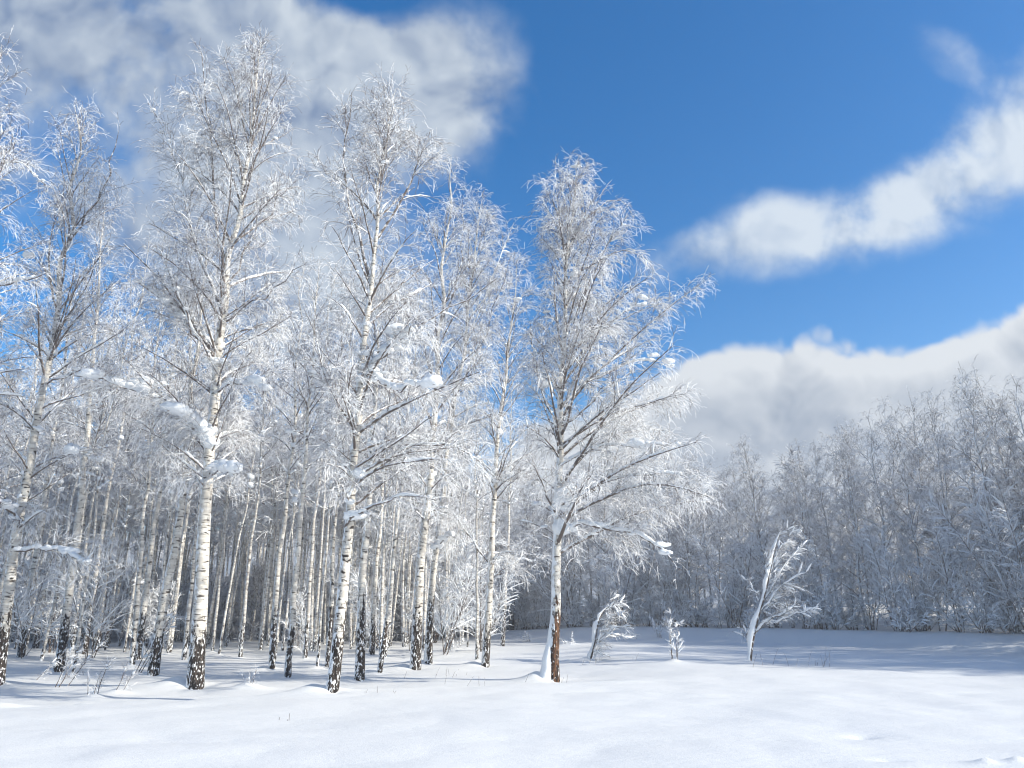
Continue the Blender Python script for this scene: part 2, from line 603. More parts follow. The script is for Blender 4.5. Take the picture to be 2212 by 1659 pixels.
def snow_ridge(buf, P, r, rng, size, K=22):
    """snow lying along the upper side of one limb, as a lumpy roll broken in places"""
    Q, Ltot = resample(P, K)
    tt = np.linspace(0, 1, K)
    nz = np.interp(tt * 9, np.arange(14), rng.uniform(0.35, 1.25, 14))
    env = np.minimum(1, np.minimum(tt, 1 - tt) * 8 + 0.05)
    rad = size * nz * env
    Q = Q + np.array([0, 0, 1.0]) * (rad * 0.55 + r * 0.7)[:, None]
    Q[:, :2] += rng.normal(0, size * 0.12, (K, 2))
    buf.tubes(Q[None], rad[None], S=8, m=0, flat=0.8)


# ------------------------------------------------------------------ the birch builder
def birch(name, label, path, r0, env, seed, detail=1.0, fine=True, limbs=None, extra=(), group=None,
          plaster=None, bark='bark', twig='twig', droop=0.6, snow=1.0, twig_r=1.0, clear=None, flake=1.0, lumps=(), shrink=0.25, category='birch'):
    """path: world points of the stem from the snow up; env: (z, reach to -x, reach to +x) of the crown, local z"""
    rng = np.random.default_rng(seed)
    base = np.array(path[0], float)
    root = empty(name, base)
    tag(root, label, category, group)
    path = np.array(path, float) - base
    path = np.vstack([path[0] - (path[1] - path[0]) * (0.5 / max(0.1, path[1][2])), path])
    K = 46
    S_, Ls = resample(path, K)
    hgt = S_[-1, 2]
    wob = np.stack([np.interp(np.arange(K), np.linspace(0, K, 16), rng.normal(0, 0.035, 16)) for _ in range(2)], 1)
    wob *= np.linspace(0.2, 2.2, K)[:, None]
    S_[:, :2] += wob
    f = np.linspace(0, 1, K)
    rr = r0 * ((1 - f) ** 0.85 * 0.96 + 0.035) * (1 + 0.35 * np.exp(-f * 30))
    rr *= 1 + rng.normal(0, 0.02, K)
    tb = Buf(); tb.tubes(S_[None], rr[None], S=16)
    trunk = tb.build('trunk', [M[bark]], root)
    cb = Buf(); sb = Buf()
    env = np.array(sorted(env, key=lambda e: e[0]), float)
    ez, el, er = env[:, 0], env[:, 1], env[:, 2]
    z0 = ez[0] if clear is None else clear
    nl = limbs or int(58 * detail)
    # limbs
    q = np.sort(rng.uniform(0, 1, nl)) ** 1.12
    zs = z0 + (hgt * 0.985 - z0) * q
    t = np.interp(zs, S_[:, 2], f)
    P1, T1, Rp = pick(S_[None], rr[None], np.zeros(nl, int), t)
    az = np.arange(nl) * 2.399 + rng.uniform(-0.7, 0.7, nl)
    ang = np.radians(64 - 44 * q + rng.normal(0, 7, nl))
    D1 = np.stack([np.cos(az) * np.sin(ang), np.sin(az) * np.sin(ang), np.cos(ang)], 1) + T1 * 0.15
    D1 = norm(D1)
    cand = np.linspace(0.25, 7.5, 60)
    cosx = np.cos(az)
    tipz = P1[:, 2:3] + cand[None] * np.cos(ang)[:, None] * 0.80
    lim = np.where(cosx[:, None] < 0, np.interp(tipz + shrink, ez, el, right=0.0), np.interp(tipz + shrink, ez, er, right=0.0))
    lim = np.where(lim > 0.5, np.maximum(lim - shrink, 0.35), lim)
    lim_n = (np.interp(tipz, ez, el, right=0.0) + np.interp(tipz, ez, er, right=0.0)) * 0.5
    w_ = np.abs(cosx)[:, None]
    lim = lim * w_ + lim_n * (1 - w_)
    ok = (cand[None] * np.sin(ang)[:, None] * 0.86 <= lim) & (tipz < hgt * 1.0)
    L1 = np.where(ok, cand[None], 0.25).max(axis=1)
    L1 *= rng.uniform(0.72, 1.05, nl)
    L1 = np.maximum(L1, 0.3)
    r1 = np.minimum(Rp * 0.5, 0.006 + 0.0115 * L1)
    K1 = 9
    G1 = grow(P1, D1, L1, K1, rng, 0.25 + (0.55 - 0.75 * q) * droop, 0.07)
    ex = []
    for pts, er0, sn in extra:
        a_, _ = resample(np.array(pts, float) - base, K1)
        a_[1:-1] += rng.normal(0, 0.05, (K1 - 2, 3))
        ex.append((a_, er0, sn))
    if ex:
        G1 = np.concatenate([G1, np.stack([e[0] for e in ex])])
        L1 = np.r_[L1, [np.linalg.norm(np.diff(e[0], axis=0), axis=1).sum() for e in ex]]
        r1 = np.r_[r1, [e[1] for e in ex]]
    taper = np.linspace(1, 0.22, K1)[None]
    R1 = r1[:, None] * taper
    cb.tubes(G1, R1, S=5, m=1)
    # the leader counts as a limb for side growth
    lead_t = np.linspace(np.interp(z0 + (hgt - z0) * 0.45, S_[:, 2], f), 1, K1)
    Pl, _, Rl = pick(S_[None], rr[None], np.zeros(K1, int), np.minimum(lead_t, 0.9999))
    Gp = np.concatenate([G1, Pl[None]]); Rp_ = np.concatenate([R1, Rl[None]])
    Lp = np.r_[L1, np.linalg.norm(Pl[-1] - Pl[0])]
    kd = rng.normal(0, 1.5, (6, 3)); kp = rng.uniform(0, 6.28, 6)

    def thick(p_):
        return np.sin(p_ @ kd.T + kp).sum(1) / 2.4

    # branchlets
    cnt = np.maximum(2, (Lp * 7.5 * detail ** 0.5 * rng.uniform(0.8, 1.2, len(Lp)))).astype(int)
    cnt[:nl] = np.maximum(2, cnt[:nl] * (1.1 - 0.35 * q)).astype(int)
    cnt[-1] = int(cnt[-1] * 0.5)
    idx = np.repeat(np.arange(len(Lp)), cnt)
    t2 = rng.uniform(0.14, 1.0, len(idx)) ** 0.85
    P2, T2, Rq = pick(Gp, Rp_, idx, np.minimum(t2, 0.999))
    kf = rng.random(len(idx)) < 1 / (1 + np.exp(-(thick(P2) * 2.0 + 1.9)))
    idx, t2, P2, T2, Rq = idx[kf], t2[kf], P2[kf], T2[kf], Rq[kf]
    a2 = np.radians(rng.normal(43, 11, len(idx)))
    D2 = branch_dirs(T2, a2, rng, 0.12)
    L2 = (0.28 + 0.30 * np.minimum(Lp[idx], 4.0) * (1.08 - t2)) * rng.uniform(0.6, 1.25, len(idx))
    K2 = 6
    G2 = grow(P2, D2, L2, K2, rng, 0.25 + 0.55 * droop, 0.10)
    R2 = np.minimum(Rq * 0.7, 0.0042 + 0.0048 * L2)[:, None] * np.linspace(1, 0.45, K2)[None] * twig_r
    cb.tubes(G2, R2, S=3, m=1 if twig_r <= 1.05 else 0)
    # twigs
    cnt = np.maximum(1, (L2 * 8.5 * detail ** 0.6 * rng.uniform(0.7, 1.3, len(L2)))).astype(int)
    idx = np.repeat(np.arange(len(L2)), cnt)
    t3 = rng.uniform(0.1, 1.0, len(idx))
    P3, T3, Rq = pick(G2, R2, idx, np.minimum(t3, 0.999))
    kf = rng.random(len(idx)) < 1 / (1 + np.exp(-(thick(P3) * 1.8 + 2.1)))
    idx, t3, P3, T3 = idx[kf], t3[kf], P3[kf], T3[kf]
    D3 = branch_dirs(T3, np.radians(rng.normal(42, 14, len(idx))), rng, 0.0)
    L3 = rng.uniform(0.22, 0.70, len(idx)) * (1.15 - 0.45 * t3)
    K3 = 4
    G3 = grow(P3, D3, L3, K3, rng, 0.12 + 1.05 * droop, 0.09)
    R3 = np.broadcast_to(rng.uniform(0.0040, 0.0068, len(idx))[:, None] * np.linspace(1, 0.75, K3)[None], (len(idx), K3)) * twig_r
    cb.tubes(G3, R3, S=3, m=0)
    if fine:
        cnt = rng.poisson(2.0 * detail ** 0.5, len(L3))
        idx = np.repeat(np.arange(len(L3)), cnt)
        t4 = rng.uniform(0.15, 0.95, len(idx))
        P4, T4, _ = pick(G3, R3, idx, t4)
        D4 = branch_dirs(T4, np.radians(rng.normal(45, 15, len(idx))), rng, -0.05)
        G4 = grow(P4, D4, rng.uniform(0.12, 0.34, len(idx)), 3, rng, 0.4 + 0.9 * droop, 0.10)
        R4 = np.broadcast_to(rng.uniform(0.0032, 0.0055, len(idx))[:, None], (len(idx), 3)) * twig_r
        cb.tubes(G4, R4, S=3, m=0)
    # rime tufts caught on the twigs
    nf = int(len(L3) * 0.12 * flake)
    if nf:
        ii = rng.integers(0, len(L3), nf)
        C_ = G3[ii, rng.integers(0, K3, nf)] + rng.normal(0, 0.006, (nf, 3))
        rad = rng.uniform(0.009, 0.021, (nf, 1)) * rng.uniform(0.6, 1.3, (nf, 3))
        big_ = rng.random(nf) < 0.05
        rad[big_] *= 1.9
        cb.flakes(C_, rad, 2)
    cb.build('crown', [M[twig], M['limb'], M['load']], root)
    if plaster:
        z1, w0, w1 = plaster
        kk = 40
        zz = np.linspace(-0.1, z1, kk)
        pl = np.stack([np.interp(zz, S_[:, 2], S_[:, 0]), np.interp(zz, S_[:, 2], S_[:, 1]), zz], 1)
        rt_ = np.interp(zz, S_[:, 2], rr)
        u_ = (zz + 0.1) / (z1 + 0.1)
        wd = (w1 + (w0 - w1) * np.exp(-u_ * 4.0)) * np.interp(u_ * 12, np.arange(14), rng.uniform(.8, 1.2, 14)) * np.minimum(1, (1 - u_) * 6)
        pl[:, 0] -= rt_ * 0.42 + wd * 0.5
        pl[:, 1] += 0.02
        sb.tubes(pl[None], (rt_ * 0.62 * np.interp(u_, [0, .8, 1], [1, .9, .4]) + wd * 0.5)[None], S=14, flat=.75)
    for c_, s0, el in lumps:
        c_ = np.array(c_) - base
        for j_ in range(6):
            o_ = rng.normal(0, .42, 3) * s0 * (j_ > 0)
            k_ = s0 * (1.0 if j_ == 0 else rng.uniform(.35, .7))
            lump(sb, c_ + o_ * np.array([el * 1.2, 1, .28]), k_ * el, k_ * .9, k_ * rng.uniform(.85, 1.15), rng, 0.2)
    # snow loads
    if snow > 0:
        order = rng.permutation(len(L1))
        for i in order:
            if i >= nl:
                sn = ex[i - nl][2]
                if sn > 0:
                    Pi = resample(G1[i], 20)[0]
                    snow_ridge(sb, Pi[: int(20 * 0.92)], r1[i], rng, sn, 40)
                    for _ in range(int(L1[i] * 4.0)):
                        c_ = Pi[rng.integers(1, 19)]
                        s0 = sn * rng.uniform(0.8, 1.5)
                        lump(sb, c_ + np.array([rng.normal(0, .04), rng.normal(0, .06), s0 * 0.45]), s0 * 1.3, s0 * 1.1, s0 * 0.8, rng, lo=True)
                continue
            hfrac = q[i]
            if rng.random() < snow * (0.75 - 0.75 * hfrac) and L1[i] > 1.0:
                a_, b_ = sorted(rng.uniform(0, 0.85, 2)); b_ = max(b_, a_ + 0.25)
                Pi = resample(G1[i], 24)[0]
                seg = Pi[int(a_ * 23): int(min(b_, 1) * 23) + 2]
                if len(seg) > 3:
                    snow_ridge(sb, seg, r1[i], rng, rng.uniform(0.022, 0.05) * (1.3 - hfrac), 16)
            if rng.random() < 0.28 * snow * (1.1 - hfrac):
                c_ = G1[i, rng.integers(1, 6)]
                s0 = rng.uniform(0.035, 0.095)
                lump(sb, c_ + np.array([0, 0, s0 * 0.3]), s0 * rng.uniform(1.2, 2.2), s0 * 1.0, s0 * rng.uniform(0.6, 0.9), rng, lo=True)
        # cushions in the forks
        for _ in range(int(5 * snow)):
            i = rng.integers(0, nl // 2)
            s0 = rng.uniform(0.07, 0.14)
            lump(sb, G1[i, 0] + D1[i % nl] * s0 * 0.6 + np.array([0, 0, s0 * 0.5]), s0 * 1.1, s0, s0 * 1.1, rng, lo=True)
        # snow on branchlets
        ns = int(len(L2) * 0.09 * snow)
        ii = rng.choice(len(L2), ns, replace=False)
        ii = ii[G2[ii, 0, 2] < z0 + (hgt - z0) * 0.8]
        Gs = G2[ii, :4] + np.array([0, 0, 0.016])
        sz = rng.uniform(0.012, 0.026, len(ii))[:, None] * np.array([0.3, 1, 0.9, 0.3])[None]
        sb.tubes(Gs, sz, S=5)
        if sb.n:
            tag(sb.build('snow_load', [M['load']], root), kind='stuff')
    return root


d2 = 1 / 2.1602


def path_from(pts, Y, tilt=0.0):
    out = []
    n = len(pts)
    for i, (x, y) in enumerate(pts):
        out.append(at(x * d2, y * d2, Y + tilt * i / n))
    return out


def env_from(rows, pth, Y):
    base = pth[0]
    pz = np.array([p[2] for p in pth]); pxs = np.array([p[0] for p in pth])
    out = []
    for y, l, r in rows:
        a = at(l * d2, y * d2, Y); b_ = at(r * d2, y * d2, Y)
        xc = np.interp(a[2], pz, pxs)
        out.append((a[2] - base[2], max(0.12, xc - a[0]), max(0.12, b_[0] - xc)))
    return out


def foot(x, y):
    """the stem's foot on the snow under photo point (x, y)"""
    p = on_ground(x * d2, y * d2)
    return p


def stem_tree(label, pts, width, rows=None, seed=0, mound=(0.5, 0.16), spread=1.2, crown=(0.42, 1.0), xlimbs=(), bury=0.0, lumps=(), **kw):
    p = foot(*pts[0])
    Y = p[1]
    pth = path_from(pts, Y)
    pth[0] = p
    r0 = width / 2 * (Y / F_PX) * 1.02
    if rows:
        env = env_from(rows, pth, Y)
        kw.setdefault('shrink', 0.38)
    else:
        H = pth[-1][2] - p[2]
        env = [(H * crown[0], 0.6 * spread), (H * (crown[0] + 0.12), spread), (H * 0.72, spread * 0.95), (H * 0.88, spread * 0.55), (H, 0.15)]
        env = [(a, b_, b_) for a, b_ in env]
    ex = []
    rg = random.Random(seed)
    along = []
    for lp, er, sn in xlimbs:
        dy = rg.uniform(-0.9, 0.5)
        m_ = len(lp)
        if sn >= 0.05:
            dy = -1.3 - 0.5 * rg.random()
        ex.append(([at(x * d2, y * d2, Y + dy * i / (m_ - 1)) for i, (x, y) in enumerate(lp)], er, sn))
        for i in range(m_ - 1):
            for u_ in (0, .25, .5, .75, 1):
                along.append((lp[i][0] + (lp[i + 1][0] - lp[i][0]) * u_, lp[i][1] + (lp[i + 1][1] - lp[i][1]) * u_, Y + dy * (i + u_) / (m_ - 1)))
    if mound:
        MOUNDS.append((p[0] - 0.12 - mound[0] * .55, p[1] + 0.22, mound[0], mound[1], 1.25))
        MOUNDS.append((p[0] + 0.08, p[1] - 0.12, 0.30, -mound[1] * 0.75 - 0.03, 1.2))
    lm = []
    for x, y, r_, e_ in lumps:
        near = min(along, key=lambda a_: (a_[0] - x) ** 2 + (a_[1] - y - 8) ** 2)
        if math.hypot(near[0] - x, near[1] - y) < 45:
            c_ = at(near[0] * d2, near[1] * d2, near[2]) + np.array([0, 0, r_ * .45])
        else:
            c_ = at(x * d2, y * d2, Y - 0.12)
        lm.append((c_, r_, e_))
    return birch('birch_tree', label, pth, r0, env, seed, extra=ex, lumps=lm, **kw)


GH = 'tall frosted birches on the front edge of the wood'
# ---- the tall birches of the front row
stem_tree('tallest frosted birch, forked at its tip, thick snow rolls on its low left limbs',
          [(420, 1488), (432, 1300), (440, 1150), (455, 980), (462, 880), (470, 760), (487, 660), (497, 560), (520, 430), (540, 330), (550, 220), (562, 88)], 14.5,
          [(85, 545, 580), (130, 505, 612), (200, 430, 640), (300, 400, 662), (400, 360, 680), (500, 300, 668), (600, 270, 650), (700, 260, 630), (820, 240, 605), (900, 260, 585), (1000, 320, 560), (1090, 360, 520)],
          seed=11, group=GH, lumps=[(455, 958, .17, 1.0), (498, 1015, .18, 1.3), (455, 525, .17, 1.3), (545, 828, .14, 1.5), (300, 828, .22, 1.5), (385, 890, .20, 1.3), (440, 1068, .13, 1.2), (380, 685, .13, 1.3), (470, 776, .14, 1.5)], detail=1.25, mound=(0.75, 0.34), droop=0.55,
          xlimbs=[([(490, 650), (478, 560), (468, 440), (455, 300), (440, 190), (436, 118)], .05, 0.0),
                  ([(484, 690), (440, 590), (405, 480), (375, 340), (345, 255), (318, 220)], .045, 0.045),
                  ([(455, 985), (405, 895), (345, 862), (290, 830), (240, 820), (160, 812)], .05, .135),
                  ([(458, 975), (440, 935), (395, 900), (360, 885)], .04, .16),
                  ([(470, 770), (420, 695), (370, 660), (335, 640), (290, 602)], .04, .10),
                  ([(470, 800), (435, 740), (400, 680), (372, 610), (350, 540)], .035, .05),
                  ([(468, 850), (505, 830), (545, 822), (575, 850)], .035, .11),
                  ([(455, 1030), (480, 1010), (510, 1020)], .03, .14),
                  ([(492, 610), (540, 520), (590, 440), (640, 390)], .035, .0),
                  ([(480, 700), (560, 650), (610, 600), (660, 570)], .03, .0)])
stem_tree('frosted birch with a wide airy crown, standing just left of the paired trunks',
          [(716, 1497), (735, 1330), (745, 1200), (755, 1080), (770, 980), (778, 900), (785, 760), (795, 640), (808, 560), (818, 430), (835, 330), (850, 190)], 11.8,
          [(182, 835, 868), (230, 765, 895), (300, 728, 925), (400, 700, 955), (500, 675, 975), (600, 690, 1000), (700, 690, 1040), (800, 700, 1050), (900, 700, 1030), (1000, 705, 990), (1100, 700, 880)],
          seed=12, group=GH, lumps=[(862, 718, .20, 1.25), (935, 834, .14, 1.5), (768, 1030, .18, .9), (760, 1098, .14, 1.7), (793, 752, .13, 1.2)], detail=1.25, mound=(0.6, 0.22), droop=0.5,
          xlimbs=[([(790, 770), (860, 735), (930, 690), (1010, 650), (1075, 600)], .04, .0),
                  ([(762, 1050), (820, 990), (890, 960), (980, 950), (1040, 1000)], .04, .03),
                  ([(785, 820), (830, 760), (868, 712), (900, 700)], .035, .10),
                  ([(745, 1140), (790, 1100), (860, 1070), (940, 1080)], .035, .035),
                  ([(800, 610), (770, 500), (745, 400), (740, 290), (760, 200)], .04, .0),
                  ([(775, 950), (720, 870), (690, 780), (680, 700)], .03, .02),
                  ([(812, 520), (870, 430), (905, 350), (930, 280)], .035, .0),
                  ([(795, 800), (850, 850), (900, 840), (940, 830)], .035, .07)])
stem_tree('lone frosted birch at the wood corner, brown peeled base, snow plastered up its left side',
          [(1197, 1473), (1200, 1300), (1202, 1150), (1205, 1000), (1212, 850), (1218, 700), (1225, 560), (1235, 450), (1245, 350)], 10.6,
          [(346, 1232, 1262), (400, 1165, 1320), (480, 1155, 1385), (580, 1145, 1425), (650, 1140, 1465), (780, 1130, 1505), (900, 1110, 1525), (1000, 1100, 1560), (1080, 1100, 1560), (1150, 1110, 1470), (1200, 1150, 1320)],
          seed=13, group=GH, twig_r=1.05, limbs=84, lumps=[(1237, 572, .13, .9), (1182, 824, .17, .9), (1236, 1076, .19, 1.2), (1372, 966, .16, 1.3), (1395, 640, .09, 1.5), (1375, 655, .07, 1.5), (1440, 776, .10, 1.8), (1415, 770, .08, 1.5), (1207, 1130, .24, 1.1), (1370, 1152, .08, 2.2), (1430, 1175, .08, 2.0)], detail=1.15, mound=(0.55, 0.20), droop=0.85, bark='bark_edge', plaster=(2.5, 0.42, 0.0),
          xlimbs=[([(1205, 1160), (1245, 1122), (1300, 1130), (1370, 1155), (1420, 1165), (1462, 1225)], .05, .075),
                  ([(1205, 1080), (1260, 1045), (1340, 1030), (1430, 1015), (1520, 1040)], .026, .05),
                  ([(1210, 890), (1280, 820), (1370, 775), (1425, 768), (1465, 800)], .026, .049),
                  ([(1212, 920), (1290, 850), (1350, 810), (1400, 800)], .026, .02),
                  ([(1218, 770), (1290, 720), (1370, 660), (1395, 640), (1425, 668)], .026, .049),
                  ([(1225, 610), (1290, 560), (1350, 530), (1410, 575)], .03, .0),
                  ([(1230, 520), (1290, 440), (1340, 420), (1368, 470)], .03, .0),
                  ([(1207, 980), (1180, 860), (1150, 760), (1145, 700)], .03, .03),
                  ([(1205, 1010), (1290, 960), (1380, 965), (1480, 960)], .026, .05),
                  ([(1206, 1120), (1220, 1070), (1245, 1050)], .05, .13)])
stem_tree('frosted birch with charcoal base, nearer left trunk of the pair in mid wood edge',
          [(897, 1445), (905, 1300), (915, 1180), (925, 1050), (938, 900), (945, 750), (955, 600), (965, 450), (975, 340)], 10.0,
          [(335, 962, 990), (400, 925, 1015), (500, 880, 1030), (650, 860, 1065), (800, 850, 1085), (950, 850, 1060), (1080, 850, 1000), (1180, 870, 960)],
          seed=14, group=GH, detail=1.1, droop=0.85,
          xlimbs=[([(935, 980), (980, 860), (1030, 760), (1075, 660), (1100, 560)], .035, .0),
                  ([(950, 700), (990, 600), (1010, 500), (1000, 420)], .03, .0)])
stem_tree('slimmer frosted birch close behind the charcoal based trunk, snow cushion in its low fork',
          [(925, 1435), (930, 1300), (940, 1200), (955, 1080), (975, 900), (1000, 750), (1020, 600), (1040, 412)], 7.6,
          [(408, 1030, 1052), (450, 1000, 1085), (500, 985, 1110), (580, 970, 1112), (700, 950, 1100), (900, 930, 1085), (1060, 920, 1020)],
          seed=15, group=GH, detail=1.0, droop=0.85,
          xlimbs=[([(1005, 740), (1050, 640), (1085, 540), (1110, 480)], .03, .03), ([(942, 1190), (965, 1150), (985, 1160)], .04, .10)])
stem_tree('straight narrow birch with ascending branches between the paired trunks and the lone one',
          [(1048, 1440), (1055, 1300), (1062, 1150), (1072, 1000), (1085, 880), (1100, 760), (1108, 660), (1115, 560)], 7.6,
          [(556, 1105, 1128), (620, 1065, 1160), (750, 1040, 1180), (900, 1000, 1185), (1050, 990, 1180), (1180, 1000, 1150), (1260, 1030, 1100)],
          seed=16, group=GH, detail=1.1, droop=0.55,
          xlimbs=[([(1070, 1080), (1110, 1030), (1150, 1010), (1190, 1015)], .03, .02), ([(1060, 1220), (1020, 1160), (985, 1110), (960, 1090)], .03, .035),
                  ([(1062, 1250), (1110, 1215), (1170, 1205)], .02, .03)])
stem_tree('leaning birch at the left picture side, blue sky in its crown',
          [(-8, 1480), (12, 1330), (30, 1200), (55, 1050), (78, 930), (95, 850), (112, 760), (125, 680), (140, 580), (152, 500), (165, 400), (175, 300), (160, 222)], 11.5,
          [(218, 140, 180), (280, 105, 235), (380, 85, 270), (480, 50, 300), (600, 20, 290), (700, 10, 290), (850, -20, 260), (1000, -40, 240), (1150, -40, 200)],
          seed=17, group=GH, lumps=[(75, 925, .14, 1.1), (155, 972, .16, 1.4), (20, 1085, .14, 1.6), (150, 1200, .12, 2.2), (62, 552, .14, 1.3)], detail=0.9, droop=0.6,
          xlimbs=[([(32, 1190), (90, 1180), (150, 1195), (205, 1222)], .035, .065), ([(78, 930), (40, 900), (0, 870), (-60, 850)], .035, .04),
                  ([(30, 1130), (0, 1085), (-40, 1060)], .04, .09), ([(150, 520), (215, 430), (250, 340), (255, 290)], .04, .0),
                  ([(100, 830), (170, 800), (250, 790)], .03, .05)])
stem_tree('birch mostly outside the picture, its pale top and twigs reaching in at upper left',
          [(-190, 1500), (-150, 1200), (-110, 900), (-70, 600), (-30, 300), (0, 96)], 12.0,
          [(90, -15, 18), (200, -60, 48), (320, -110, 60), (420, -140, 100), (560, -180, 110), (700, -200, 90), (900, -250, 40)],
          seed=18, group=GH, detail=1.0, droop=0.8, xlimbs=[([(-70, 640), (0, 612), (60, 605), (100, 590)], .04, .07), ([(-60, 500), (0, 330), (50, 345), (100, 400)], .04, .03)])

GM = 'slender birches standing behind the front row'
mids = [
    ('birch with black scarred foot leaning right behind the leftmost snow bushes', [(125, 1450), (148, 1300), (165, 1150), (180, 1020), (192, 880), (205, 720), (225, 440)], 8.6, 1.5, 0.4),
    ('birch with reddish brown broken base, next left of the tallest birch', [(330, 1462), (345, 1350), (375, 1200), (390, 1110), (405, 930), (425, 740), (450, 480)], 9.8, 1.5, 0.42),
    ('bending birch just left of the reddish brown base', [(297, 1427), (315, 1280), (335, 1130), (350, 1000), (370, 800), (390, 610)], 6.4, 1.3, 0.45),
    ('thin birch with knobbly dark foot, nearer left of two behind the gap', [(587, 1447), (592, 1330), (605, 1200), (622, 1050), (635, 900), (645, 750), (657, 545)], 5.8, 1.45, 0.42),
    ('thin birch in the gap right of the tallest birch, its foot in shade', [(622, 1462), (632, 1300), (648, 1140), (657, 1020), (668, 850), (682, 680), (695, 560)], 6.4, 1.4, 0.45),
    ('dim curved birch near the left side with a dark foot', [(182, 1415), (205, 1250), (230, 1080), (255, 980), (290, 720), (325, 500)], 4.8, 1.4, 0.45),
    ('pale birch right of the leaning edge tree, foot grey', [(45, 1420), (65, 1280), (78, 1200), (100, 1050), (132, 850), (168, 560)], 6.6, 1.5, 0.45),
    ('faint birch with dark foot and broken twigs, third from the left side', [(76, 1400), (100, 1250), (120, 1120), (150, 900), (195, 560)], 5.2, 1.3, 0.45),
    ('birch with a bright snow cone at its foot behind the reddish base', [(372, 1382), (377, 1250), (385, 1100), (402, 850), (425, 560)], 6.8, 1.4, 0.42),
    ('grey barked birch with brown foot directly right of the wide crowned birch', [(776, 1470), (782, 1300), (790, 1170), (800, 1000), (815, 800), (835, 560)], 9.4, 1.6, 0.42),
    ('dark crooked thin birch between grey barked trunk and charcoal based trunk', [(820, 1457), (835, 1350), (850, 1220), (870, 1000), (892, 800), (915, 600)], 5.0, 1.3, 0.5),
    ('slim birch half hidden behind the grey barked trunk', [(803, 1417), (808, 1280), (820, 1150), (835, 950), (858, 640)], 5.2, 1.3, 0.45),
    ('slim shaded birch touching the left side of the wide crowned birch', [(708, 1440), (716, 1280), (726, 1120), (742, 900), (765, 600)], 4.8, 1.3, 0.45),
    ('slight snow-caked birch right behind the narrow birch near the wood corner', [(1085, 1395), (1092, 1280), (1098, 1150), (1102, 1000), (1108, 820)], 4.4, 1.1, 0.4),
]
for i, (lab, pts, wd, spr, cs) in enumerate(mids):
    stem_tree(lab, pts, wd, seed=30 + i, group=GM, detail=0.62, spread=spr, crown=(cs, 1), droop=0.6, snow=0.7, twig_r=1.15,
              mound=(0.4, 0.10) if i != 8 else (0.45, 0.35), twig='twig' if i % 3 else 'twig_b')

# ------------------------------------------------------------------ wood behind: repeated trees
def proto(kind, seed, H, low, spread, r0, detail, top=.5, **kw):
    rng = random.Random(seed)
    lean = rng.uniform(-0.5, 0.5)
    pth = [(0, 0, 0), (lean * 0.2, 0.05, H * 0.25), (lean * 0.5, -0.1, H * 0.5), (lean * 0.8, 0.1, H * 0.75), (lean, 0, H)]
    env = [(H * low, .5 * spread, .5 * spread), (H * (low + .12), spread, spread), (H * 0.7, spread * .95, spread), (H * .87, spread * top, spread * top), (H, .2, .2)]
    return birch('birch_tree', None, pth, r0, env, seed, detail=detail, fine=True, clear=H * low, **kw)


def copy_tree(o):
    c_ = o.copy()
    col.objects.link(c_)
    for ch in children[o.name]:
        d_ = ch.copy(); col.objects.link(d_); d_.parent = c_
    return c_


used = set()
children = {}


def place(pr, x, y, s, rz, label, group, lean=(0, 0)):
    if pr.name in used:
        o = copy_tree(pr)
    else:
        used.add(pr.name)
        children[pr.name] = [c_ for c_ in bpy.data.objects if c_.parent == pr]
        o = pr
    z = float(base_h(x, y)) - 0.05
    o.location = (x, y, z)
    o.rotation_euler = (lean[0], lean[1], rz)
    o.scale = (s, s, s)
    tag(o, label, 'birch', group)
    return o


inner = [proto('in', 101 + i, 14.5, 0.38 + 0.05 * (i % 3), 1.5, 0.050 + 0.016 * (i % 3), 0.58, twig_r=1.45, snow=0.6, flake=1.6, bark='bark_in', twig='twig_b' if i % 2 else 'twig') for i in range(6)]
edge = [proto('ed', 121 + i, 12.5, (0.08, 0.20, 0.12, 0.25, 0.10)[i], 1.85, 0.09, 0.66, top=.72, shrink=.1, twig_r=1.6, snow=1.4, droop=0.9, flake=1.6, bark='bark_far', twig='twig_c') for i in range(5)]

rnd = random.Random(5)
taken = [(o.location.x, o.location.y) for o in bpy.data.objects if o.parent is None and o.name.startswith('birch_tree') and o.location.y > 1]


def free(x, y, d):
    return all((x - a) ** 2 + (y - b_) ** 2 > d * d for a, b_ in taken)


GL = 'slim birches crowded deep in the left wood'
n = 0
tries = 0
while n < 152 and tries < 20000:
    tries += 1
    y = 24 + 35 * rnd.random() ** 0.75
    xr = -0.4 - max(0, 30 - y) * 0.13
    xl = -0.70 * y - 5
    x = rnd.uniform(xl, xr)
    if not free(x, y, 1.55):
        continue
    taken.append((x, y))
    s_ = rnd.uniform(0.86, 1.12) * (1.0 if x < -4 else 0.84)
    side = 'nearer' if y < 36 else 'farther'
    third = x / y
    if y >= 36:
        lab = 'thin frosted birch deep in the left wood among many like it'
        grp = GL
    else:
        lab = 'slim frosted birch in the middle ranks of the left wood'
        grp = 'slim birches in the middle ranks of the left wood'
    place(inner[n % 6], x, y, s_, rnd.uniform(0, 6.28), lab, grp, (rnd.gauss(0, .02), rnd.gauss(0, .025)))
    n += 1

GR = 'snow laden birches of the shaded wood on the right'
n = 0
tries = 0


def right_front(x):
    return 53.0 - 0.78 * max(x, 0) if x < 24.5 else max(18.0, 33.9 - 5.0 * (x - 24.5))


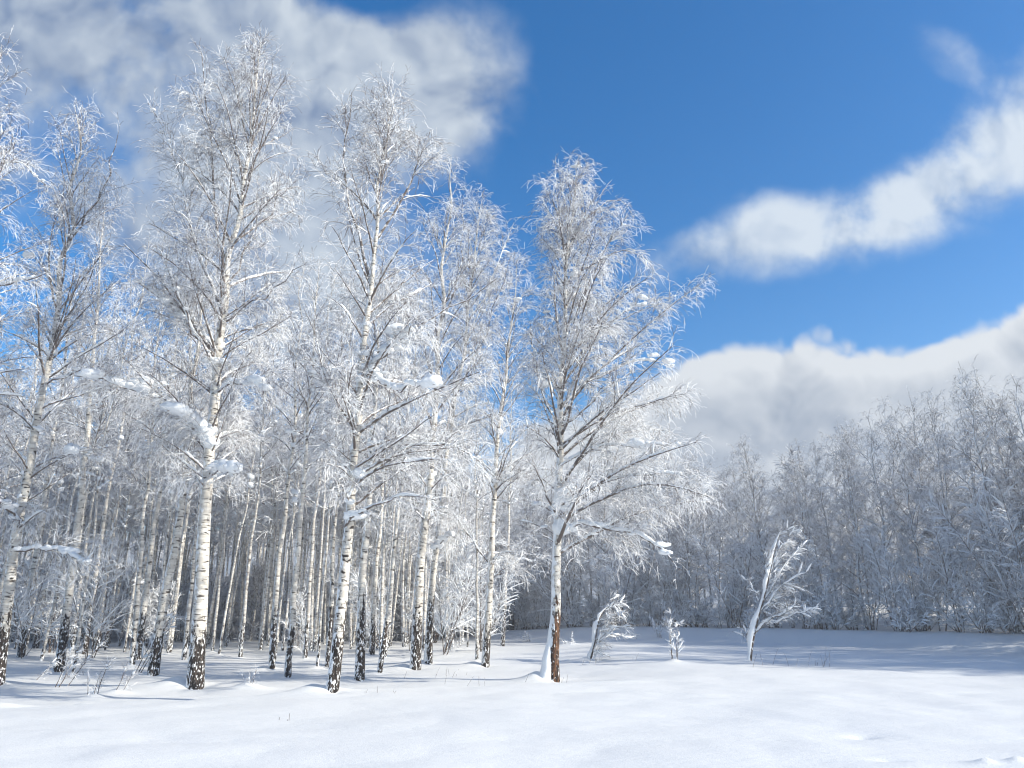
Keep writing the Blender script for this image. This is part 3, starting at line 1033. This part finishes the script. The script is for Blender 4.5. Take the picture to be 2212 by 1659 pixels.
while n < 114 and tries < 20000:
    tries += 1
    x = rnd.uniform(-3, 40)
    y = right_front(x) + 22 * rnd.random() ** 1.5
    if y < 0.72 * 0 + 30 and x > 36:
        continue
    if not free(x, y, 1.9):
        continue
    taken.append((x, y))
    s_ = rnd.uniform(0.80, 1.08) * float(np.interp(x, [8, 17, 21, 25], [.88, .85, .90, 1.06]))
    front = y - right_front(x) < 3
    lab = 'snow laden birch in the front rank of the shaded wood on the right' if front else 'frosted birch top rising behind the front rank of the right wood'
    grp = GR if front else 'birches behind the front rank of the right wood'
    place(edge[n % 5], x, y, s_, rnd.uniform(0, 6.28), lab, grp, (rnd.gauss(0, .03), rnd.gauss(0, .04)))
    n += 1

# the wood's near corner, to the right of the view, whose shadow reaches across the field
k_ = 0
while k_ < 12:
    x = rnd.uniform(24.5, 31.0); y = rnd.uniform(17.5, 30.0)
    if x < 0.72 * y + 4.2 or not free(x, y, 1.7):
        tries += 1
        if tries > 60000:
            break
        continue
    taken.append((x, y))
    place(edge[k_ % 5], x, y, rnd.uniform(.85, 1.0), rnd.uniform(0, 6.28), 'snow laden birch at the near corner of the right wood, beyond the picture side', 'birches at the near corner of the right wood')
    k_ += 1

# ------------------------------------------------------------------ far wood as one mass
def far_wood():
    rng = np.random.default_rng(77)
    cb = Buf()
    spots = []
    for _ in range(170):
        x = rng.uniform(-70, 62); y = rng.uniform(60, 84) if x < 14 else rng.uniform(58, 84) - 0.35 * (x - 14)
        spots.append((x, y))
    for _ in range(50):
        y = rng.uniform(24, 60)
        spots.append((-0.74 * y - rng.uniform(6, 22), y))
    for _ in range(170):
        y = rng.uniform(36, 62); spots.append((rng.uniform(-.70 * y - 3, -2.5), y))
    low = []
    for _ in range(150):
        y = rng.uniform(48, 64); low.append((rng.uniform(-.72 * y - 3, -1.0), y))
    nt_ = len(spots)
    for si, (x, y) in enumerate(spots + low):
        H = rng.uniform(9.5, 11.5) if x > -8 else rng.uniform(13, 16)
        if si >= nt_:
            H = rng.uniform(2.5, 5.0)
        b = np.array([x, y, float(base_h(x, y)) - 0.3])
        S_ = np.stack([b, b + (rng.normal(0, .3), 0, H * .5), b + (rng.normal(0, .6), 0, H)])
        S_, _ = resample(S_, 8)
        cb.tubes(S_[None], rng.uniform(.55, 1) * np.linspace(0.11, 0.02, 8)[None], S=6, m=1 if x > -2.5 else 2)
        nl = 46 if x > -2.5 or y > 62 or si >= nt_ else 22
        q = rng.uniform(0, 1, nl); lo = 0.05 if x > -2.5 or si >= nt_ else (0.12 if y > 62 else 0.40)
        t = lo + (0.99 - lo) * q
        P1, T1, _ = pick(S_[None], np.zeros((1, 8)), np.zeros(nl, int), t)
        az = rng.uniform(0, 6.28, nl); ang = np.radians(65 - 38 * q)
        D1 = np.stack([np.cos(az) * np.sin(ang), np.sin(az) * np.sin(ang), np.cos(ang)], 1)
        L1 = (0.5 + 1.9 * np.sin(np.pi * np.clip(q * 0.8 + 0.2, 0, 1))) * rng.uniform(.6, 1.1, nl)
        G1 = grow(P1, D1, L1, 5, rng, 0.5, 0.1)
        tm = 0 if x > -2.5 else 3
        cb.tubes(G1, np.linspace(.028, .012, 5)[None].repeat(nl, 0), S=3, m=tm)
        idx = np.repeat(np.arange(nl), 15)
        P2, T2, _ = pick(G1, np.zeros((nl, 5)), idx, rng.uniform(.15, .99, len(idx)))
        G2 = grow(P2, branch_dirs(T2, np.radians(rng.normal(45, 15, len(idx))), rng), rng.uniform(.3, .9, len(idx)), 3, rng, .7, .15)
        cb.tubes(G2, np.full((len(idx), 3), .015), S=3, m=tm)
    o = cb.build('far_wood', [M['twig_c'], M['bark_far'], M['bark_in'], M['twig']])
    tag(o, 'grey mass of frosted birches far behind both woods', 'wood', kind='stuff')


far_wood()

# ------------------------------------------------------------------ saplings and brush
def sapling_mesh(seed, H, stems, lean=0.3, detail=1.0, rad=0.012, wind=0.0, snow=0.5):
    rng = np.random.default_rng(seed)
    cb = Buf(); sb = Buf(); tb = Buf()
    D0 = norm(np.stack([rng.normal(wind, lean, stems), rng.normal(0, lean, stems), np.ones(stems)], 1))
    L0 = H * rng.uniform(.55, 1.05, stems)
    G0 = grow(rng.normal(0, .06, (stems, 3)) * np.array([1, 1, 0]) - np.array([0, 0, .1]), D0, L0, 9, rng, 0.12, 0.06)
    R0 = (rad * (L0 / H))[:, None] * np.linspace(1, .3, 9)[None]
    tb.tubes(G0, R0, S=6)
    cnt = (L0 * 11 * detail).astype(int)
    idx = np.repeat(np.arange(stems), cnt)
    t = rng.uniform(.22, 1, len(idx))
    P1, T1, _ = pick(G0, R0, idx, np.minimum(t, .999))
    L1 = H * 0.25 * rng.uniform(.4, 1.1, len(idx)) * (1.1 - t * .7)
    D1 = branch_dirs(T1, np.radians(rng.normal(45, 12, len(idx))), rng, .1); D1[:, 0] += wind
    G1 = grow(P1, D1, L1, 5, rng, .35, .1)
    cb.tubes(G1, (rad * .42) * np.linspace(1, .5, 5)[None].repeat(len(idx), 0), S=3)
    idx = np.repeat(np.arange(len(L1)), 4)
    P2, T2, _ = pick(G1, np.zeros((len(L1), 5)), idx, rng.uniform(.2, .98, len(idx)))
    G2 = grow(P2, branch_dirs(T2, np.radians(rng.normal(42, 12, len(idx))), rng), rng.uniform(.1, .3, len(idx)) * (0.4 + H * .2), 3, rng, .5, .15)
    cb.tubes(G2, np.full((len(idx), 3), rad * .34), S=3)
    ns = int(len(L1) * snow)
    ii = rng.choice(len(L1), ns, replace=False)
    sb.tubes(G1[ii] + np.array([0, 0, .012]), rng.uniform(.012, .03, ns)[:, None] * np.array([.3, 1, 1.1, .8, .2])[None], S=5)
    return tb, cb, sb


def sapling(name, label, cat, x, y, seed, H, stems, group=None, mound=None, **kw):
    root = empty(name, (x, y, float(base_h(x, y))))
    tag(root, label, cat, group)
    tb, cb, sb = sapling_mesh(seed, H, stems, **kw)
    tb.build('stem', [M['stem']], root)
    cb.build('twigs', [M['twig']], root)
    if kw.get('snow', .5) > 0:
        tag(sb.build('snow_load', [M['load']], root), kind='stuff')
    if mound:
        MOUNDS.append((x, y, mound[0], mound[1], 1.3))
    return root


def sap_at(px, py, *a, **kw):
    p = foot(px, py)
    return sapling(kw.pop('name', 'snowy_shrub'), kw.pop('label'), kw.pop('cat', 'shrub'), p[0], p[1], *a, **kw)


# named shrubs of the clearing and the left foreground
sap_at(203, 1512, 201, 0.85, 4, label='many-stemmed snow-covered shrub before the left wood, largest of the foreground bushes', lean=.14, wind=.05, rad=.011, mound=(.3, .14), snow=.30)
sap_at(250, 1502, 202, 1.15, 2, label='bare dark leaning stem with snow blobs, just right of the largest foreground bush', lean=.08, wind=.35, rad=.011, mound=(.3, .16), snow=.30)
sap_at(125, 1485, 203, 1.5, 3, label='leaning snow-caked bush before the scarred leaning birch, near the left side', lean=.12, wind=.45, rad=.014, snow=.30)
sap_at(75, 1470, 204, 1.3, 2, label='low arching snowy bush at far left under the leaning edge birch', lean=.15, wind=.55, rad=.012, snow=.30)
sap_at(534, 1493, 205, 0.62, 4, label='small sprig bush in a snow mound right of the tallest birch', lean=.2, rad=.008, mound=(.4, .24), snow=.25)
sap_at(290, 1455, 206, 2.2, 3, label='tall thin snowy bush leaning right between the two reddish and bending trunks', lean=.1, wind=.4, rad=.016, snow=.8)
sap_at(1457, 1432, 207, 1.55, 4, label='upright snow-caked shrub on the open snow between the two wind-bent saplings', lean=.07, wind=.10, rad=.014, detail=.7, mound=(.3, .15), snow=.9)
sap_at(1425, 1378, 208, 1.5, 6, label='white rounded bush at the foot of the far shaded wood', lean=.35, rad=.012, snow=.9)
sap_at(1145, 1385, 209, 0.9, 7, label='bent snowy brush tuft just left of the lone corner birch', lean=.6, rad=.009, snow=.8)
sap_at(985, 1405, 210, 0.8, 6, label='low snow-humped brush right of the paired trunks', lean=.6, rad=.009, mound=(.5, .15), snow=.8)
sap_at(1232, 1395, 211, 0.7, 7, label='low drifted brush just right behind the lone corner birch', lean=.6, rad=.009, mound=(.6, .2), snow=.8)

# undergrowth: copies
sp = [sapling('birch_sapling', None, 'sapling', 0, 0, 230 + i, 3.2 + .7 * i, 3 + i, lean=.12 + .04 * i, rad=.022, detail=1.0, snow=.5) for i in range(4)]
bushes = [sapling('snowy_shrub', None, 'shrub', 0, 0, 250 + i, 1.5 + .3 * i, 8, lean=.38, rad=.017, detail=1.2, snow=.9) for i in range(3)]
for i in range(30):
    for _ in range(50):
        y = rnd.uniform(31, 52); x = rnd.uniform(-.70 * y - 2, -1.0 - max(0, 30 - y) * .15)
        if free(x, y, .8):
            break
    taken.append((x, y))
    o = place(sp[i % 4], x, y, rnd.uniform(.7, 1.25), rnd.uniform(0, 6.28), 'thin frosted sapling growing among the left wood trunks', 'saplings among the left wood trunks', (rnd.gauss(0, .06), rnd.gauss(0.05, .06)))
    o['category'] = 'sapling'
for i in range(72):
    x = -2 + 28 * (i + rnd.random()) / 72
    y = right_front(min(x, 24.4)) + rnd.uniform(-1.4, 2.0)
    o = place(bushes[i % 3], x, y, rnd.uniform(.8, 1.35), rnd.uniform(0, 6.28), 'snow-buried bush along the foot of the shaded right wood', 'bushes along the foot of the right wood')
    o['category'] = 'shrub'
for i in range(36):
    x = -2 + 28 * (i + rnd.random()) / 36
    y = right_front(min(x, 24.4)) + rnd.uniform(-.6, 1.5)
    o = place(sp[i % 4], x, y, rnd.uniform(.9, 1.4), rnd.uniform(0, 6.28), 'snow laden sapling in the front rank of the shaded right wood', 'saplings in the front rank of the right wood', (rnd.gauss(0, .08), rnd.gauss(0, .08)))
    o['category'] = 'sapling'


# ------------------------------------------------------------------ the two wind-bent saplings
def bent(label, base_px, stem_px, limbs_px, r0, seed, cake):
    rng = np.random.default_rng(seed)
    b = foot(*base_px)
    Y = b[1]
    root = empty('bent_sapling', b)
    tag(root, label, 'sapling', 'wind-bent saplings on the open snow')
    loc = lambda pts, dy: np.array([at(x * d2, y * d2, Y + dy * i / max(1, len(pts) - 1)) for i, (x, y) in enumerate(pts)]) - b
    st = loc(stem_px, 0.0); st[0] = (0, 0, -0.15)
    S_, _ = resample(st, 22)
    R_ = r0 * np.linspace(1, .18, 22)
    tb = Buf(); tb.tubes(S_[None], R_[None], S=10)
    tb.build('stem', [M['stem']], root)
    cb = Buf(); sb = Buf()
    # snow plastered along the windward (left) side of the stem
    nz = np.interp(np.linspace(0, 15, 44), np.arange(16), rng.uniform(.45, 1.45, 16))
    Q, _ = resample(S_, 44)
    prof = cake * nz * np.interp(np.linspace(0, 1, 44), [0, .1, .55, .85, 1], [1.3, .95, 1.1, .7, .1])
    Qs = Q + np.array([-1, 0, .25]) * (prof * 1.0)[:, None]
    sb.tubes(Qs[None], prof[None], S=12, flat=.85)
    Gs, Rs = [], []
    for pts, dy, r, sn in limbs_px:
        P_, Lt = resample(loc(pts, dy), 9)
        P_[1:-1] += rng.normal(0, .04, (7, 3))
        Gs.append(P_); Rs.append(r * np.linspace(1, .25, 9))
        if sn > 0:
            snow_ridge(sb, P_, r, rng, sn, 26)
    G1 = np.stack(Gs); R1 = np.stack(Rs)
    Ls = np.linalg.norm(np.diff(G1, axis=1), axis=2).sum(1)
    # more small side limbs sweeping downwind
    m_ = 20
    t = rng.uniform(.2, .98, m_)
    P1, T1, _ = pick(S_[None], R_[None], np.zeros(m_, int), t)
    D1 = np.stack([rng.uniform(.5, 1.1, m_), rng.normal(0, .5, m_), rng.uniform(.0, .9, m_)], 1)
    Lx = rng.uniform(.15, 1.0, m_) * np.clip(Ls.max() * .6, .4, 1.4)
    Gx = grow(P1, D1, Lx, 9, rng, .2, .08)
    G1 = np.concatenate([G1, Gx]); R1 = np.concatenate([R1, np.full((m_, 9), .007) * np.linspace(1, .4, 9)]); Ls = np.r_[Ls, Lx]
    cb.tubes(G1, R1, S=5)
    idx = np.repeat(np.arange(len(Ls)), (Ls * 19).astype(int) + 3)
    P2, T2, _ = pick(G1, R1, idx, rng.uniform(.2, .99, len(idx)))
    D2 = branch_dirs(T2, np.radians(rng.normal(35, 12, len(idx))), rng, .05); D2[:, 0] += .12
    L2 = rng.uniform(.12, .45, len(idx))
    G2 = grow(P2, D2, L2, 5, rng, .2, .1)
    cb.tubes(G2, np.full((len(idx), 5), .0048), S=3)
    ii = rng.random(len(idx)) < .26
    sb.tubes(G2[ii] + np.array([-.004, 0, .012]), rng.uniform(.012, .032, ii.sum())[:, None] * np.array([.3, 1, 1.1, .9, .2])[None], S=6)
    idx = np.repeat(np.arange(len(L2)), 2)
    P3, T3, _ = pick(G2, np.zeros((len(L2), 5)), idx, rng.uniform(.3, .99, len(idx)))
    G3 = grow(P3, branch_dirs(T3, np.radians(rng.normal(35, 12, len(idx))), rng), rng.uniform(.08, .25, len(idx)), 3, rng, .2, .1)
    cb.tubes(G3, np.full((len(idx), 3), .0045), S=3)
    cb.build('branches', [M['twig_c']], root)
    tag(sb.build('snow_load', [M['load']], root), kind='stuff')
    MOUNDS.append((b[0] - .15, b[1], .35, .16, 1.4))


def q3(x, y):       # detail view -> photo units used above
    return ((577.8 + x / 8.296) * 2.1602, (511.1 + y / 8.296) * 2.1602)


bent('taller wind-bent sapling plastered with snow, on the open field before the right wood',
     q3(1420, 1262), [q3(*p) for p in [(1415, 1262), (1440, 1130), (1465, 1000), (1500, 860), (1545, 720), (1580, 560), (1610, 430), (1635, 320), (1655, 230), (1690, 150)]],
     [([q3(*p) for p in [(1465, 1010), (1560, 920), (1650, 880), (1740, 800), (1810, 765)]], -.5, .03, .055),
      ([q3(*p) for p in [(1600, 900), (1720, 890), (1830, 870), (1920, 820), (2005, 790)]], -.3, .02, .04),
      ([q3(*p) for p in [(1530, 770), (1600, 640), (1680, 500), (1770, 390), (1870, 290)]], .3, .025, .045),
      ([q3(*p) for p in [(1500, 850), (1590, 740), (1700, 610), (1800, 530), (1900, 510)]], -.4, .022, .04),
      ([q3(*p) for p in [(1590, 520), (1640, 400), (1690, 290), (1755, 260)]], .2, .018, .04),
      ([q3(*p) for p in [(1500, 740), (1450, 660), (1430, 590), (1385, 570)]], .2, .018, .035),
      ([q3(*p) for p in [(1570, 560), (1575, 450), (1600, 380)]], -.2, .018, .05),
      ([q3(*p) for p in [(1440, 1130), (1390, 1040), (1340, 960)]], .2, .012, .0)],
     .05, 301, .078)
bent('smaller wind-bent sapling bowed by snow, right of the lone corner birch',
     q3(90, 1245), [q3(*p) for p in [(85, 1245), (130, 1130), (150, 1040), (160, 960), (180, 880), (210, 830), (245, 790), (300, 770)]],
     [([q3(*p) for p in [(150, 1070), (230, 1010), (310, 960), (380, 945), (430, 990)]], -.4, .02, .05),
      ([q3(*p) for p in [(150, 1090), (240, 1030), (330, 1030), (410, 1060)]], .3, .018, .045),
      ([q3(*p) for p in [(175, 900), (250, 880), (320, 850), (370, 850)]], .2, .014, .03),
      ([q3(*p) for p in [(220, 820), (280, 800), (340, 810), (390, 880)]], -.2, .012, .02),
      ([q3(*p) for p in [(90, 1245), (150, 1200), (185, 1130)]], -.2, .012, .02)],
     .045, 302, .06)

# ------------------------------------------------------------------ dead grass stalks poking out of the snow
def stalks(label, px, py, nst, spread, H, seed, cat='grass stalks'):
    rng = np.random.default_rng(seed)
    b = foot(px, py)
    cb = Buf()
    P0 = np.stack([rng.uniform(-spread, spread, nst), rng.uniform(-spread * .4, spread * .4, nst), np.full(nst, -.05)], 1)
    D0 = np.stack([rng.normal(.12, .22, nst), rng.normal(0, .2, nst), np.ones(nst)], 1)
    G0 = grow(P0, D0, H * rng.uniform(.4, 1.1, nst), 6, rng, .25, .06)
    cb.tubes(G0, np.full((nst, 6), .005) * np.linspace(1, .6, 6), S=3)
    o = cb.build('dry_stalks', [M['stem']])
    o.location = Vector([float(v) for v in b])
    tag(o, label, cat, 'dry stalks poking from the snow')


stalks('sparse dry stalks right of the taller bent sapling', 1700, 1440, 12, 1.3, .55, 401)
stalks('row of tiny dry stalks between the lone birch and the smaller bent sapling', 1320, 1432, 7, 1.0, .35, 402)
stalks('wispy stalks left of the lone corner birch foot', 1100, 1480, 9, 1.6, .35, 403)
stalks('fine stalks in front of the paired trunks', 990, 1462, 8, 1.5, .35, 404)
stalks('short twig stub lying on smooth foreground snow', 610, 1558, 3, .12, .16, 405)
stalks('tiny stalks on the snow just right of the wide crowned birch foot', 815, 1500, 5, .3, .22, 406)

# ------------------------------------------------------------------ snow field
rgm = random.Random(9)
for x, y in taken[:]:
    if y < 40:
        MOUNDS.append((x, y, rgm.uniform(.3, .5), rgm.uniform(.05, .16), 1.2))
MOUNDS.append((-9.9, 16.1, .5, .16, 1.8))
MOUNDS.append((-8.3, 16.0, .35, .12, 1.6))
c_ = foot(2175, 1652)
MOUNDS.append((c_[0] + .05, c_[1] - .1, .15, .13, 1.5))      # clod of snow at lower right
MOUNDS.append((c_[0] - .30, c_[1] - .1, .10, .10, 1.5))
c_ = foot(1862, 1590)
MOUNDS.append((c_[0], c_[1], .12, -.09, 1.8))
c_ = foot(1920, 1648)
MOUNDS.append((c_[0], c_[1], .10, -.05, 1.8))
u_ = foot(1197, 1473)
MOUNDS.append((u_[0] - .45, u_[1] - .02, .30, .22, 1.5))
us = np.linspace(-1, 1, 900); xs = np.sign(us) * (np.abs(us) * 24 + (np.abs(us) ** 6) * 300)
vs = np.linspace(0, 1, 820); ys = -4 + vs * 56 + vs ** 8 * 420
X, Yg = np.meshgrid(xs, ys)
Z = full_h(X, Yg)
nxp, nyp = len(xs), len(ys)
Vg = np.stack([X, Yg, Z], -1).reshape(-1, 3)
I = np.arange(nyp - 1)[:, None] * nxp + np.arange(nxp - 1)[None]
Q = np.stack([I, I + 1, I + 1 + nxp, I + nxp], -1).reshape(-1, 4)
gb = Buf(); gb.add(Vg, Q)
ground = gb.build('snow_ground', [M['snow']])
tag(ground, 'smooth deep snow field with drifts and mounds around the trunks', None, None, 'structure')

# ------------------------------------------------------------------ thin winter haze
hz = Buf()
x0, x1, y0, y1, z0, z1 = -340.0, 340.0, -60.0, 500.0, -6.0, 24.0
hz.add(np.array([(x, y, z) for z in (z0, z1) for y in (y0, y1) for x in (x0, x1)], float),
       np.array([(0, 2, 3, 1), (4, 5, 7, 6), (0, 1, 5, 4), (2, 6, 7, 3), (0, 4, 6, 2), (1, 3, 7, 5)]))
hm = bpy.data.materials.new('haze'); hm.use_nodes = True
hm.node_tree.nodes.clear()
ho = hm.node_tree.nodes.new('ShaderNodeOutputMaterial'); hv = hm.node_tree.nodes.new('ShaderNodeVolumePrincipled')
hv.inputs['Color'].default_value = (0.86, 0.91, 1.0, 1); hv.inputs['Density'].default_value = 0.0026; hv.inputs['Anisotropy'].default_value = 0.3
hm.node_tree.links.new(hv.outputs[0], ho.inputs['Volume'])
hb = hz.build('haze', [hm], smooth=False)
tag(hb, None, None, None, 'stuff')
